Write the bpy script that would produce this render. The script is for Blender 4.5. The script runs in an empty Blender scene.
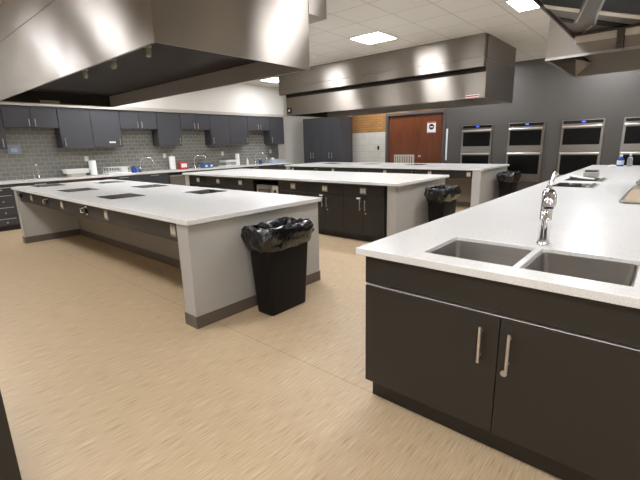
import bpy, bmesh, math, random
from mathutils import Vector, Matrix, noise
random.seed(7)
PI = math.pi
C = bpy.context.scene.collection
T = 0.91          # worktop height
H = 3.22          # ceiling height

# ------------------------------------------------------------------ materials
def lin(c):
    return tuple((x/255/12.92 if x/255 <= .04045 else ((x/255+.055)/1.055)**2.4) for x in c) + (1,)
MATS = {}
def mat(name, rgb=(128, 128, 128), rough=.5, metal=0, emit=None, estr=0, coat=0, noise_amt=0, noise_scale=40, bump=0, trans=0, spec=.5, stretch=None):
    if name in MATS: return MATS[name]
    m = bpy.data.materials.new(name); m.use_nodes = True
    nt = m.node_tree; b = nt.nodes['Principled BSDF']
    b.inputs['Base Color'].default_value = lin(rgb)
    b.inputs['Roughness'].default_value = rough
    b.inputs['Metallic'].default_value = metal
    b.inputs['Coat Weight'].default_value = coat
    b.inputs['Specular IOR Level'].default_value = spec
    if trans: b.inputs['Transmission Weight'].default_value = trans
    if emit:
        b.inputs['Emission Color'].default_value = lin(emit); b.inputs['Emission Strength'].default_value = estr
    if noise_amt or bump:
        tc = nt.nodes.new('ShaderNodeTexCoord'); mp = nt.nodes.new('ShaderNodeMapping')
        if stretch: mp.inputs['Scale'].default_value = stretch
        nz = nt.nodes.new('ShaderNodeTexNoise'); nz.inputs['Scale'].default_value = noise_scale; nz.inputs['Detail'].default_value = 5
        nt.links.new(tc.outputs['Object'], mp.inputs[0]); nt.links.new(mp.outputs[0], nz.inputs['Vector'])
        if noise_amt:
            cr = nt.nodes.new('ShaderNodeValToRGB')
            cr.color_ramp.elements[0].position = .3; cr.color_ramp.elements[1].position = .7
            lo = tuple(max(0, v*(1-noise_amt)) for v in rgb); hi = tuple(min(255, v*(1+noise_amt)) for v in rgb)
            cr.color_ramp.elements[0].color = lin(lo); cr.color_ramp.elements[1].color = lin(hi)
            nt.links.new(nz.outputs['Fac'], cr.inputs[0]); nt.links.new(cr.outputs[0], b.inputs['Base Color'])
        if bump:
            bp = nt.nodes.new('ShaderNodeBump'); bp.inputs['Strength'].default_value = bump; bp.inputs['Distance'].default_value = .01
            nt.links.new(nz.outputs['Fac'], bp.inputs['Height']); nt.links.new(bp.outputs[0], b.inputs['Normal'])
    MATS[name] = m
    return m

def steel(name, rgb, rough, aniso, bump=.05):
    m = bpy.data.materials.new(name); m.use_nodes = True; nt = m.node_tree; b = nt.nodes['Principled BSDF']
    b.inputs['Metallic'].default_value = 1; b.inputs['Roughness'].default_value = rough
    b.inputs['Anisotropic'].default_value = aniso
    cx = nt.nodes.new('ShaderNodeCombineXYZ'); cx.inputs[0].default_value = .01; cx.inputs[2].default_value = 1
    nt.links.new(cx.outputs[0], b.inputs['Tangent'])
    tc = nt.nodes.new('ShaderNodeTexCoord'); mp = nt.nodes.new('ShaderNodeMapping'); mp.inputs['Scale'].default_value = (1, 1, 60)
    nz = nt.nodes.new('ShaderNodeTexNoise'); nz.inputs['Scale'].default_value = 3; nz.inputs['Detail'].default_value = 4
    nt.links.new(tc.outputs['Object'], mp.inputs[0]); nt.links.new(mp.outputs[0], nz.inputs['Vector'])
    cr = nt.nodes.new('ShaderNodeValToRGB'); cr.color_ramp.elements[0].color = lin(tuple(v*.94 for v in rgb)); cr.color_ramp.elements[1].color = lin(rgb)
    nt.links.new(nz.outputs['Fac'], cr.inputs[0]); nt.links.new(cr.outputs[0], b.inputs['Base Color'])
    # gently dented sheet
    n2 = nt.nodes.new('ShaderNodeTexNoise'); n2.inputs['Scale'].default_value = 1.4; n2.inputs['Detail'].default_value = 1
    nt.links.new(tc.outputs['Object'], n2.inputs['Vector'])
    bp = nt.nodes.new('ShaderNodeBump'); bp.inputs['Strength'].default_value = bump; bp.inputs['Distance'].default_value = .15
    nt.links.new(n2.outputs['Fac'], bp.inputs['Height']); nt.links.new(bp.outputs[0], b.inputs['Normal'])
    MATS[name] = m
    return m

CHAR = mat('charcoal_laminate', (41, 38, 33), .42, noise_amt=.05, noise_scale=300)
CHARW = mat('lit_charcoal_laminate', (66, 66, 70), .45, noise_amt=.04, noise_scale=300)  # charcoal laminate, lightened and bluer to carry the stronger light on wall units
DARK = mat('black_plinth', (40, 35, 30), .5)
GREY = mat('pale_grey_laminate', (176, 173, 166), .4, noise_amt=.02, noise_scale=200)
BEIGE = mat('beige_board', (150, 142, 130), .6)
TAUPE = mat('taupe_rubber_base', (98, 88, 79), .45)
WHITE = mat('white_plastic', (232, 232, 228), .35)
IVORY = mat('ivory_plastic', (205, 198, 182), .4)
BLACK = mat('black_plastic', (16, 15, 15), .35)
BINBLK = mat('bin_black', (12, 11, 11), .5, spec=.25)
BAG = mat('bag_black', (9, 9, 10), .16, coat=.4, bump=1.0, noise_scale=26)
GLASSBLK = mat('black_glass', (9, 9, 10), .06, coat=.5)
WIN = mat('oven_window', (6, 6, 6), .3, spec=.25)
HSTEEL = mat('handle_steel', (225, 222, 216), .3, .8)
COOK = mat('black_ceramic', (22, 22, 24), .1)
PLATE = mat('outlet_metal', (140, 131, 115), .4)
CHROME = mat('chrome', (225, 225, 230), .07, 1)
NICKEL = mat('brushed_nickel', (208, 204, 198), .32, .85)
PAPER = mat('paper', (240, 240, 236), .8)
BLUE = mat('blue_soap', (40, 80, 160), .25)
BLUEBIN = mat('blue_plastic', (62, 100, 150), .4)
RED = mat('red_print', (176, 66, 52), .5)
CLEAR = mat('clear_plastic', (225, 232, 235), .1, trans=.75)
LIGHTM = mat('light_diffuser', (255, 250, 240), .5, emit=(244, 246, 252), estr=40)
GLOBE = mat('globe_glass', (150, 150, 135), .15, coat=.5)
DISP = mat('blue_display', (40, 60, 220), .3, emit=(90, 120, 255), estr=1.6)
HOOD = steel('hood_steel', (150, 142, 133), .30, 1.0, .07)
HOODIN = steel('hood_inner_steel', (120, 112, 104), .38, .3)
HOODDK = mat('dark_hood_lining', (36, 29, 24), .55, 0, spec=.1)  # even matt dark brown for hood linings and the strip below the plenum
OVEN = steel('oven_steel', (158, 153, 146), .3, .5, 0)
STEEL = steel('appliance_steel', (192, 188, 182), .3, .5, 0)
SINK = steel('sink_steel', (190, 186, 180), .32, .6, .1)
FILTER = mat('filter_black', (16, 16, 16), .6, spec=.2)
RAIL = mat('pale_rail', (214, 206, 192), .35, .3)
WOODTRAY = mat('tan_bake_sheet', (176, 154, 128), .55, noise_amt=.06, noise_scale=20, stretch=(1, 12, 1))

def quartz():
    m = bpy.data.materials.new('white_quartz'); m.use_nodes = True; nt = m.node_tree; b = nt.nodes['Principled BSDF']
    b.inputs['Roughness'].default_value = .26
    tc = nt.nodes.new('ShaderNodeTexCoord')
    nz = nt.nodes.new('ShaderNodeTexNoise'); nz.inputs['Scale'].default_value = 260; nz.inputs['Detail'].default_value = 2
    n2 = nt.nodes.new('ShaderNodeTexNoise'); n2.inputs['Scale'].default_value = 2.2; n2.inputs['Detail'].default_value = 3
    cr = nt.nodes.new('ShaderNodeValToRGB'); cr.color_ramp.elements[0].position = .32; cr.color_ramp.elements[1].position = .48
    cr.color_ramp.elements[0].color = lin((203, 200, 194)); cr.color_ramp.elements[1].color = lin((236, 235, 231))
    mx = nt.nodes.new('ShaderNodeMix'); mx.data_type = 'RGBA'; mx.blend_type = 'MULTIPLY'; mx.inputs[0].default_value = 1
    c2 = nt.nodes.new('ShaderNodeValToRGB'); c2.color_ramp.elements[0].color = (.93, .93, .93, 1); c2.color_ramp.elements[1].color = (1, 1, 1, 1)
    L = nt.links.new
    L(tc.outputs['Object'], nz.inputs['Vector']); L(tc.outputs['Object'], n2.inputs['Vector']); L(nz.outputs['Fac'], cr.inputs[0]); L(n2.outputs['Fac'], c2.inputs[0])
    L(cr.outputs[0], mx.inputs[6]); L(c2.outputs[0], mx.inputs[7]); L(mx.outputs[2], b.inputs['Base Color'])
    return m
QUARTZ = quartz()

def floor_mat():
    m = bpy.data.materials.new('streaked_linoleum'); m.use_nodes = True; nt = m.node_tree; b = nt.nodes['Principled BSDF']; L = nt.links.new
    b.inputs['Roughness'].default_value = .42
    tc = nt.nodes.new('ShaderNodeTexCoord')
    def nz(scale, st, det=3):
        mp = nt.nodes.new('ShaderNodeMapping'); mp.inputs['Scale'].default_value = st
        n = nt.nodes.new('ShaderNodeTexNoise'); n.inputs['Scale'].default_value = scale; n.inputs['Detail'].default_value = det
        L(tc.outputs['Object'], mp.inputs[0]); L(mp.outputs[0], n.inputs['Vector']); return n
    a = nz(1, (190, 7, 1), 5)
    cr = nt.nodes.new('ShaderNodeValToRGB'); e = cr.color_ramp.elements
    e[0].position = .28; e[0].color = lin((150, 125, 92)); e[1].position = .72; e[1].color = lin((212, 191, 160))
    k = e.new(.42); k.color = lin((185, 162, 129)); k = e.new(.56); k.color = lin((192, 169, 136))
    L(a.outputs['Fac'], cr.inputs[0])
    c = nz(.9, (1, 1, 1), 2); c2 = nt.nodes.new('ShaderNodeValToRGB'); c2.color_ramp.elements[0].color = (.93, .93, .93, 1); c2.color_ramp.elements[1].color = (1.04, 1.03, 1.02, 1)
    L(c.outputs['Fac'], c2.inputs[0])
    mx = nt.nodes.new('ShaderNodeMix'); mx.data_type = 'RGBA'; mx.blend_type = 'MULTIPLY'; mx.inputs[0].default_value = 1
    L(cr.outputs[0], mx.inputs[6]); L(c2.outputs[0], mx.inputs[7])
    # sheet seams
    sp = nt.nodes.new('ShaderNodeSeparateXYZ'); L(tc.outputs['Object'], sp.inputs[0])
    def seam(sock, period, off, w):
        ad = nt.nodes.new('ShaderNodeMath'); ad.operation = 'ADD'; ad.inputs[1].default_value = off+period*50; L(sock, ad.inputs[0])
        mo = nt.nodes.new('ShaderNodeMath'); mo.operation = 'MODULO'; mo.inputs[1].default_value = period; L(ad.outputs[0], mo.inputs[0])
        lt = nt.nodes.new('ShaderNodeMath'); lt.operation = 'LESS_THAN'; lt.inputs[1].default_value = w; L(mo.outputs[0], lt.inputs[0]); return lt
    s1 = seam(sp.outputs['Y'], 9.0, -1.762, .005)
    mn = nt.nodes.new('ShaderNodeMix'); mn.data_type = 'RGBA'; mn.blend_type = 'MULTIPLY'; mn.inputs[7].default_value = (.62, .58, .52, 1)
    L(s1.outputs[0], mn.inputs[0]); L(mx.outputs[2], mn.inputs[6]); L(mn.outputs[2], b.inputs['Base Color'])
    return m

def brick_mat(name, c1, c2, mortar, bw, rh, ms, axis, bump=.2, rough=.5, offset=(0, 0), off=.5):
    # axis: which horizontal axis runs along the wall
    m = bpy.data.materials.new(name); m.use_nodes = True; nt = m.node_tree; b = nt.nodes['Principled BSDF']; L = nt.links.new
    b.inputs['Roughness'].default_value = rough
    tc = nt.nodes.new('ShaderNodeTexCoord'); sp = nt.nodes.new('ShaderNodeSeparateXYZ'); cb = nt.nodes.new('ShaderNodeCombineXYZ')
    L(tc.outputs['Object'], sp.inputs[0]); L(sp.outputs[axis], cb.inputs[0]); L(sp.outputs['Z' if axis != 'Z' else 'Y'], cb.inputs[1])
    mp = nt.nodes.new('ShaderNodeMapping'); mp.inputs['Location'].default_value = (offset[0], offset[1], 0); L(cb.outputs[0], mp.inputs[0])
    bt = nt.nodes.new('ShaderNodeTexBrick'); bt.offset = off
    bt.inputs['Color1'].default_value = lin(c1); bt.inputs['Color2'].default_value = lin(c2); bt.inputs['Mortar'].default_value = lin(mortar)
    bt.inputs['Scale'].default_value = 1; bt.inputs['Brick Width'].default_value = bw; bt.inputs['Row Height'].default_value = rh
    bt.inputs['Mortar Size'].default_value = ms; bt.inputs['Mortar Smooth'].default_value = .1
    L(mp.outputs[0], bt.inputs['Vector']); L(bt.outputs['Color'], b.inputs['Base Color'])
    bp = nt.nodes.new('ShaderNodeBump'); bp.invert = True; bp.inputs['Strength'].default_value = bump; bp.inputs['Distance'].default_value = .01
    L(bt.outputs['Fac'], bp.inputs['Height']); L(bp.outputs[0], b.inputs['Normal'])
    return m

def ceil_mat():
    m = bpy.data.materials.new('ceiling_tile'); m.use_nodes = True; nt = m.node_tree; b = nt.nodes['Principled BSDF']; L = nt.links.new
    b.inputs['Roughness'].default_value = .85
    tc = nt.nodes.new('ShaderNodeTexCoord'); mp = nt.nodes.new('ShaderNodeMapping')
    mp.inputs['Location'].default_value = (4.486, -5.995, 0); L(tc.outputs['Object'], mp.inputs[0])
    bt = nt.nodes.new('ShaderNodeTexBrick'); bt.offset = 0
    bt.inputs['Color1'].default_value = lin((216, 213, 206)); bt.inputs['Color2'].default_value = lin((212, 209, 202)); bt.inputs['Mortar'].default_value = lin((186, 181, 171))
    bt.inputs['Scale'].default_value = 1; bt.inputs['Brick Width'].default_value = .61; bt.inputs['Row Height'].default_value = .61
    bt.inputs['Mortar Size'].default_value = .009; bt.inputs['Mortar Smooth'].default_value = 0
    L(mp.outputs[0], bt.inputs['Vector'])
    nz = nt.nodes.new('ShaderNodeTexNoise'); nz.inputs['Scale'].default_value = 120; L(tc.outputs['Object'], nz.inputs['Vector'])
    c2 = nt.nodes.new('ShaderNodeValToRGB'); c2.color_ramp.elements[0].color = (.94, .94, .94, 1); c2.color_ramp.elements[1].color = (1, 1, 1, 1); L(nz.outputs['Fac'], c2.inputs[0])
    mx = nt.nodes.new('ShaderNodeMix'); mx.data_type = 'RGBA'; mx.blend_type = 'MULTIPLY'; mx.inputs[0].default_value = 1
    L(bt.outputs['Color'], mx.inputs[6]); L(c2.outputs[0], mx.inputs[7]); L(mx.outputs[2], b.inputs['Base Color'])
    return m

# ------------------------------------------------------------------ mesh helpers
class MB:
    def __init__(s): s.bm = bmesh.new()
    def box(s, x0, x1, y0, y1, z0, z1, bev=0):
        if x0 > x1: x0, x1 = x1, x0
        if y0 > y1: y0, y1 = y1, y0
        t = bmesh.new()
        r = bmesh.ops.create_cube(t, size=1)
        for v in t.verts: v.co = Vector(((x0+x1)/2+v.co.x*(x1-x0), (y0+y1)/2+v.co.y*(y1-y0), (z0+z1)/2+v.co.z*(z1-z0)))
        if bev: bmesh.ops.bevel(t, geom=list(t.edges), offset=bev, segments=2, affect='EDGES', profile=.5)
        s._join(t); return s
    def _join(s, t):
        me = bpy.data.meshes.new('tmp'); t.to_mesh(me); t.free(); s.bm.from_mesh(me); bpy.data.meshes.remove(me)
    def tube(s, pts, rad, n=12, cap=True):
        pts = [Vector(p) for p in pts]; rads = rad if isinstance(rad, (list, tuple)) else [rad]*len(pts)
        rings = []; up = None
        for i, p in enumerate(pts):
            d = (pts[min(i+1, len(pts)-1)]-pts[max(i-1, 0)]).normalized()
            if up is None:
                up = d.orthogonal().normalized()
            else:
                up = (up - d*up.dot(d)).normalized()
            w = d.cross(up)
            rings.append([s.bm.verts.new(p+(up*math.cos(2*PI*k/n)+w*math.sin(2*PI*k/n))*rads[i]) for k in range(n)])
        for a, b in zip(rings, rings[1:]):
            for k in range(n): s.bm.faces.new((a[k], a[(k+1) % n], b[(k+1) % n], b[k]))
        if cap: s.bm.faces.new(rings[0][::-1]); s.bm.faces.new(rings[-1])
        return s
    def lathe(s, cx, cy, prof, n=20):
        # prof: (radius, z) pairs bottom to top
        rings = [[s.bm.verts.new((cx+max(r, 1e-4)*math.cos(2*PI*k/n), cy+max(r, 1e-4)*math.sin(2*PI*k/n), z)) for k in range(n)] for r, z in prof]
        for a, b in zip(rings, rings[1:]):
            for k in range(n): s.bm.faces.new((a[k], a[(k+1) % n], b[(k+1) % n], b[k]))
        s.bm.faces.new(rings[0][::-1]); s.bm.faces.new(rings[-1]); return s
    def loft(s, rings, cx=0, cy=0, q=6, capb=True, capt=True, wob=0, wsc=8):
        # rings: (z, hx, hy, corner_radius)
        R = []
        for z, hx, hy, r in rings:
            ring = []
            for (sx, sy, a0) in ((1, 1, 0), (-1, 1, PI/2), (-1, -1, PI), (1, -1, 1.5*PI)):
                for k in range(q+1):
                    a = a0+PI/2*k/q
                    p = Vector((cx+sx*(hx-r)+r*math.cos(a), cy+sy*(hy-r)+r*math.sin(a), z))
                    ring.append(p)
            # subdivide the long straight runs so that folds can form
            out = []
            for i, p in enumerate(ring):
                nx = ring[(i+1) % len(ring)]; out.append(p)
                L_ = (nx-p).length
                if wob and L_ > .03:
                    m_ = 9
                    for t in range(1, m_): out.append(p.lerp(nx, t/m_))
            R.append(out)
        m_ = min(len(r) for r in R)
        VR = []
        for r in R:
            vs = []
            for p in r:
                if wob:
                    nv = noise.noise_vector(p*wsc)+.5*noise.noise_vector(p*wsc*2.7)
                    p = p+nv*wob
                vs.append(s.bm.verts.new(p))
            VR.append(vs)
        for a, b in zip(VR, VR[1:]):
            n = len(a)
            for k in range(n): s.bm.faces.new((a[k], a[(k+1) % n], b[(k+1) % n], b[k]))
        if capb: s.bm.faces.new(VR[0][::-1])
        if capt: s.bm.faces.new(VR[-1])
        return s
    def build(s, name, m, parent=None, smooth=False, bevel=0):
        bmesh.ops.recalc_face_normals(s.bm, faces=s.bm.faces)
        me = bpy.data.meshes.new(name); s.bm.to_mesh(me); s.bm.free(); me.materials.append(m)
        if smooth:
            for p in me.polygons: p.use_smooth = True
            me.set_sharp_from_angle(angle=math.radians(38))
        o = bpy.data.objects.new(name, me); C.objects.link(o)
        if bevel:
            bv = o.modifiers.new('bevel', 'BEVEL'); bv.width = bevel; bv.segments = 2; bv.limit_method = 'ANGLE'
        if parent is not None:
            o.parent = parent; o.matrix_parent_inverse = Matrix.Translation(-parent.location) if parent.type == 'EMPTY' else Matrix()
            if parent.type == 'EMPTY' and parent.rotation_euler.z: raise ValueError
        return o
def box(name, m, parent, *a, bev=0): return MB().box(*a, bev=bev).build(name, m, parent)
def tag(o, label=None, cat=None, group=None, kind=None):
    if label: o['label'] = label
    if cat: o['category'] = cat
    if group: o['group'] = group
    if kind: o['kind'] = kind
    return o
def thing(name, loc, label, cat, group=None):
    o = bpy.data.objects.new(name, None); o.empty_display_size = .1; C.objects.link(o); o.location = loc
    return tag(o, label, cat, group)
def copy_tree(o, dloc, label=None, group=None):
    def rec(x, par):
        c = x.copy(); C.objects.link(c)
        if par is not None: c.parent = par
        for ch in [k for k in kids.get(x.name, [])]: rec(ch, c)
        return c
    kids = {}
    for k in bpy.data.objects:
        if k.parent is not None: kids.setdefault(k.parent.name, []).append(k)
    r = rec(o, None); r.location = o.location+Vector(dloc)
    if label: r['label'] = label
    if group: r['group'] = group
    return r
def struct(name, mb, m, bevel=0): return tag(mb.build(name, m, bevel=bevel), kind='structure')

def slab(xs, ys, z0, z1, holes):
    """plate over the grid xs x ys with the cells listed in holes left out"""
    mb = MB(); bm = mb.bm; nx, ny = len(xs)-1, len(ys)-1; V = {}
    def v(i, j, k):
        if (i, j, k) not in V: V[(i, j, k)] = bm.verts.new((xs[i], ys[j], (z0, z1)[k]))
        return V[(i, j, k)]
    def solid(i, j): return 0 <= i < nx and 0 <= j < ny and (i, j) not in holes
    for i in range(nx):
        for j in range(ny):
            if not solid(i, j): continue
            bm.faces.new((v(i, j, 1), v(i+1, j, 1), v(i+1, j+1, 1), v(i, j+1, 1))); bm.faces.new((v(i, j, 0), v(i, j+1, 0), v(i+1, j+1, 0), v(i+1, j, 0)))
            if not solid(i, j-1): bm.faces.new((v(i, j, 0), v(i+1, j, 0), v(i+1, j, 1), v(i, j, 1)))
            if not solid(i, j+1): bm.faces.new((v(i, j+1, 0), v(i, j+1, 1), v(i+1, j+1, 1), v(i+1, j+1, 0)))
            if not solid(i-1, j): bm.faces.new((v(i, j, 0), v(i, j, 1), v(i, j+1, 1), v(i, j+1, 0)))
            if not solid(i+1, j): bm.faces.new((v(i+1, j, 0), v(i+1, j+1, 0), v(i+1, j+1, 1), v(i+1, j, 1)))
    return mb

# ------------------------------------------------------------------ room
XL, XR, YF, YB = -9.95, 4.6, -5.2, 10.65
struct('floor', MB().box(XL-.1, XR+.1, YF-.1, YB+.1, -.1, 0), floor_mat())
struct('ceiling', MB().box(XL-.1, XR+.1, YF-.1, YB+.1, H, H+.1), ceil_mat())
WALLW = mat('white_paint', (216, 213, 205), .6, noise_amt=.01, noise_scale=30)
WALLG = mat('grey_paint', (81, 78, 74), .5, noise_amt=.02, noise_scale=60)
struct('wall_left', MB().box(XL-.1, XL, YF, YB, 0, H), WALLW)
struct('wall_right', MB().box(XR, XR+.1, YF, YB, 0, H), WALLW)
struct('wall_front', MB().box(XL, XR, YF-.1, YF, 0, H), WALLW)
DX0, DX1, DZ = -6.60, -4.745, 2.29
BL = brick_mat('white_painted_block', (214, 210, 198), (206, 202, 190), (190, 186, 174), .4, .2, .006, 'X', .15, .5)
BO = brick_mat('tan_brick', (186, 138, 78), (168, 120, 64), (140, 106, 66), .22, .072, .008, 'X', .3, .7, (0, .01))
struct('wall_back_corner', MB().box(XL, -7.86, YB, YB+.1, 0, H), WALLW)
struct('wall_back', slab([-7.86, DX0, DX1], [YB, YB+.1], 0, 1.775, {(1, 0)}), BL)
struct('wall_back_brick', slab([-7.86, DX0, DX1], [YB, YB+.1], 1.775, H, {(1, 0)}), BO)
o = struct('wall_back_brick_over_door', MB().box(DX0, DX1, YB, YB+.1, DZ, H), BO)
struct('wall_back_grey', MB().box(DX1, XR, YB-.01, YB+.1, 0, H), WALLG)
# white return of the left corner beside the tall cabinets
struct('trim_1', MB().box(XL, -9.60, YF, 9.33, 2.40, H), WALLW)          # bulkhead over the wall cabinets
struct('trim_2', MB().box(XL, -9.585, YF, 9.335, 2.325, 2.40), mat('greige_trim', (176, 171, 162), .5))
SPL = brick_mat('grey_subway_tile', (132, 131, 123), (120, 120, 113), (160, 157, 147), .155, .088, .006, 'Y', .25, .22, (0, -.01))
struct('trim_3', MB().box(XL, XL+.012, 0.0, 9.34, T, 2.32), SPL)
# door frame and leaves
FR = mat('grey_door_frame', (84, 83, 82), .5)
struct('trim_4', MB().box(DX0, DX0+.07, YB-.03, YB+.1, 0, DZ).box(DX1-.05, DX1, YB-.03, YB+.1, 0, DZ).box(DX0+.07, DX1-.05, YB-.03, YB+.1, DZ-.07, DZ), FR)
WD = mat('red_brown_wood', (104, 54, 25), .38, noise_amt=.1, noise_scale=2.5, stretch=(6, 1, .8))
dm = -5.545
d1 = struct('door_1', MB().box(DX0+.075, dm-.003, YB+.03, YB+.075, .01, DZ-.075), WD)
lf = box('louver_frame', IVORY, d1, -6.32, -5.66, YB+.018, YB+.03, .62, 1.10)
mb = MB()
for k in range(8): mb.box(-6.29+k*.078, -6.29+k*.078+.03, YB+.012, YB+.018, .66, 1.06)
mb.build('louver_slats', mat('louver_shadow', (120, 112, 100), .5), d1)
d2 = struct('door_2', MB().box(dm+.003, DX1-.055, YB+.03, YB+.075, .01, DZ-.075), WD)
MB().tube([(-5.47, YB+.03, 1.06), (-5.47, YB-.02, 1.06), (-5.47, YB-.045, 1.06)], [.028, .014, .032], 14).build('door_knob', NICKEL, d2, True)
nt = thing('door_notice', (-5.155, YB+.03, 1.69), 'white paper notice with a round black emblem taped to the wooden door', 'notice')
box('sheet', PAPER, nt, -5.285, -5.03, YB+.024, YB+.03, 1.695, 1.985)
box('border_stripe', RED, nt, -5.28, -5.035, YB+.0225, YB+.024, 1.955, 1.98)
MB().tube([(-5.155, YB+.024, 1.855), (-5.155, YB+.021, 1.855)], .078, 24).build('emblem', mat('emblem_black', (18, 20, 34), .5), nt)
box('emblem_bar', PAPER, nt, -5.205, -5.105, YB+.0195, YB+.021, 1.84, 1.866)
box('border_stripe', BLUEBIN, nt, -5.28, -5.035, YB+.0225, YB+.024, 1.70, 1.712)
tag(box('wall_switch', BLACK, None, -6.90, -6.83, YB-.014, YB, 1.25, 1.37, bev=.004), 'small black switch plate on the white block wall left of the wooden doors', 'switch')
tag(box('corner_guard', WHITE, None, -4.70, -4.655, YB-.03, YB-.01, .95, 1.78, bev=.004), 'white upright strip on the grey wall right beside the wooden doors', 'strip')
for (x0, x1, lb) in ((-5.86, -5.52, 'black oblong plate on the tan brick above the left wooden door leaf'), (-5.03, -4.76, 'black oblong plate on the tan brick near the grey wall')):
    tag(box('door_closer_plate', BLACK, None, x0, x1, YB-.035, YB, 2.345, 2.385, bev=.004), lb, 'plate')

# ------------------------------------------------------------------ ceiling lights
def ceiling_light(x, y, label):
    t = thing('ceiling_light', (x, y, H), label, 'ceiling light', 'square ceiling light panels')
    w = .305
    mb = MB()
    mb.box(x-w, x+w, y-w, y-w+.02, H-.012, H-.001).box(x-w, x+w, y+w-.02, y+w, H-.012, H-.001).box(x-w, x-w+.02, y-w+.02, y+w-.02, H-.012, H-.001).box(x+w-.02, x+w, y-w+.02, y+w-.02, H-.012, H-.001)
    mb.build('frame', WHITE, t)
    box('diffuser', LIGHTM, t, x-w+.02, x+w-.02, y-w+.02, y+w-.02, H-.009, H-.001)
XS = [-9.28, -6.73, -4.18, -1.63, .92, 3.4]
ceiling_light(-4.18, 6.3, 'square lit ceiling panel just in front of the long far hood, left of centre')
ceiling_light(-1.63, 6.3, 'square lit ceiling panel beside the open hood in the top right')
ceiling_light(-8.58, 8.06, 'square lit ceiling panel peeking past the left end of the long far hood')
other = [(x, 6.3) for x in (-6.73, .92, 3.4)]+[(x, .13) for x in (-6.73, -4.18, -1.63, .92, 3.4)]+[(-9.0, .13)]+[(-2.9, -2.9), (2.2, -2.9)]+[(.95, 3.9)]+[(x, 3.9) for x in (-9.0, -6.73, -4.18)]+[(-1.63, 4.15)]+[(x, 9.85) for x in (-6.1, -3.66, -1.2)]  # panels between near and middle islands are added, unseen, to brighten the near worktop
for i, (x, y) in enumerate(other): ceiling_light(x, y, 'square lit ceiling panel outside the picture, hidden by hoods or beyond the frame')
s = MB().lathe(-5.84, 6.6, [(.012, H-.05), (.03, H-.035), (.012, H-.02), (.04, H-.008), (.04, H-.001)]).build('fire_sprinkler', WHITE, smooth=True)
tag(s, 'tiny white sprinkler head on the ceiling beside the near hood corner', 'sprinkler')

# ------------------------------------------------------------------ small fittings
def outlet(parent, x, y, z, w=.085, h=.10, ax='y'):
    p = box('outlet_plate', PLATE, parent, x-w/2, x+w/2, y-.006, y, z-h/2, z+h/2)
    for s_ in (-1, 1): box('socket', IVORY, p, x+s_*.02-.014, x+s_*.02+.014, y-.009, y-.006, z-.03, z+.03)
def valve(parent, x, y, z):
    p = MB().tube([(x, y, z), (x, y-.012, z)], .055, 20).build('gas_valve', CHROME, parent, True)
    MB().tube([(x+.012, y-.012, z), (x+.012, y-.04, z)], .034, 16).build('valve_knob', BLACK, p, True)
    MB().tube([(x-.05, y-.012, z+.03), (x-.06, y-.05, z+.02), (x-.06, y-.05, z-.02), (x-.05, y-.012, z-.03)], .007, 8).build('guard_bar', CHROME, p, True)
def vhandle(parent, x, y, z0, z1, r=.006, so=.03, nm='handle'):
    mb = MB().tube([(x, y-so, z0), (x, y-so, z1)], r, 12)
    L_ = z1-z0
    for z in (z0+L_*.15, z1-L_*.15): mb.tube([(x, y, z), (x, y-so, z)], r*.75, 8)
    return mb.build(nm, NICKEL, parent, True)
def vhandle_x(parent, x, y, z0, z1, r=.006, so=.03):
    mb = MB().tube([(x+so, y, z0), (x+so, y, z1)], r, 10)
    L_ = z1-z0
    for z in (z0+L_*.15, z1-L_*.15): mb.tube([(x, y, z), (x+so, y, z)], r*.75, 8)
    return mb.build('handle', NICKEL, parent, True)
def lock(parent, x, y, z, r=.012):
    return MB().tube([(x, y, z), (x, y-.006, z), (x, y-.009, z)], [r, r, r*.7], 16).build('lock', NICKEL, parent, True)

def island(name, x0, x1, y0, y1, label, outs, knobs):
    """island with open knee space: end panels, apron, recessed wall"""
    t = thing('kitchen_island_base', ((x0+x1)/2, y0, 0), label, 'island', 'grey islands with open knee space')
    for (a, b) in ((x0+.04, x0+.18), (x1-.20, x1-.035)):
        e = box('end_panel', GREY, t, a, b, y0+.02, y1-.02, .0, .87, bev=.002)
        mb = MB()
        mb.box(a-.006, b+.006, y0+.014, y0+.02, 0, .105).box(a-.006, b+.006, y1-.02, y1-.014, 0, .105).box(a-.006, a-.0005, y0+.02, y1-.02, 0, .105).box(b+.0005, b+.006, y0+.02, y1-.02, 0, .105)
        mb.build('base_strip', TAUPE, e)
    a, b = x0+.182, x1-.202
    for (ya, yb) in ((y0+.055, y0+.075), (y1-.075, y1-.055)): box('apron', CHAR, t, a, b, ya, yb, .70, .868)
    w = box('recessed_wall', BEIGE, t, a, b, y0+.83, y0+.86, .0, .868)
    MB().box(a, b, y0+.822, y0+.83, 0, .105).build('base_strip', TAUPE, w)
    for x in outs: outlet(t, x, y0+.055, .787)
    for x in knobs: valve(t, x, y0+.055, .79)
    return t
def worktop(x0, x1, y0, y1, label):
    return tag(MB().box(x0, x1, y0, y1, .87, T, bev=.004).build('worktop', QUARTZ), label, 'worktop')

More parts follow.
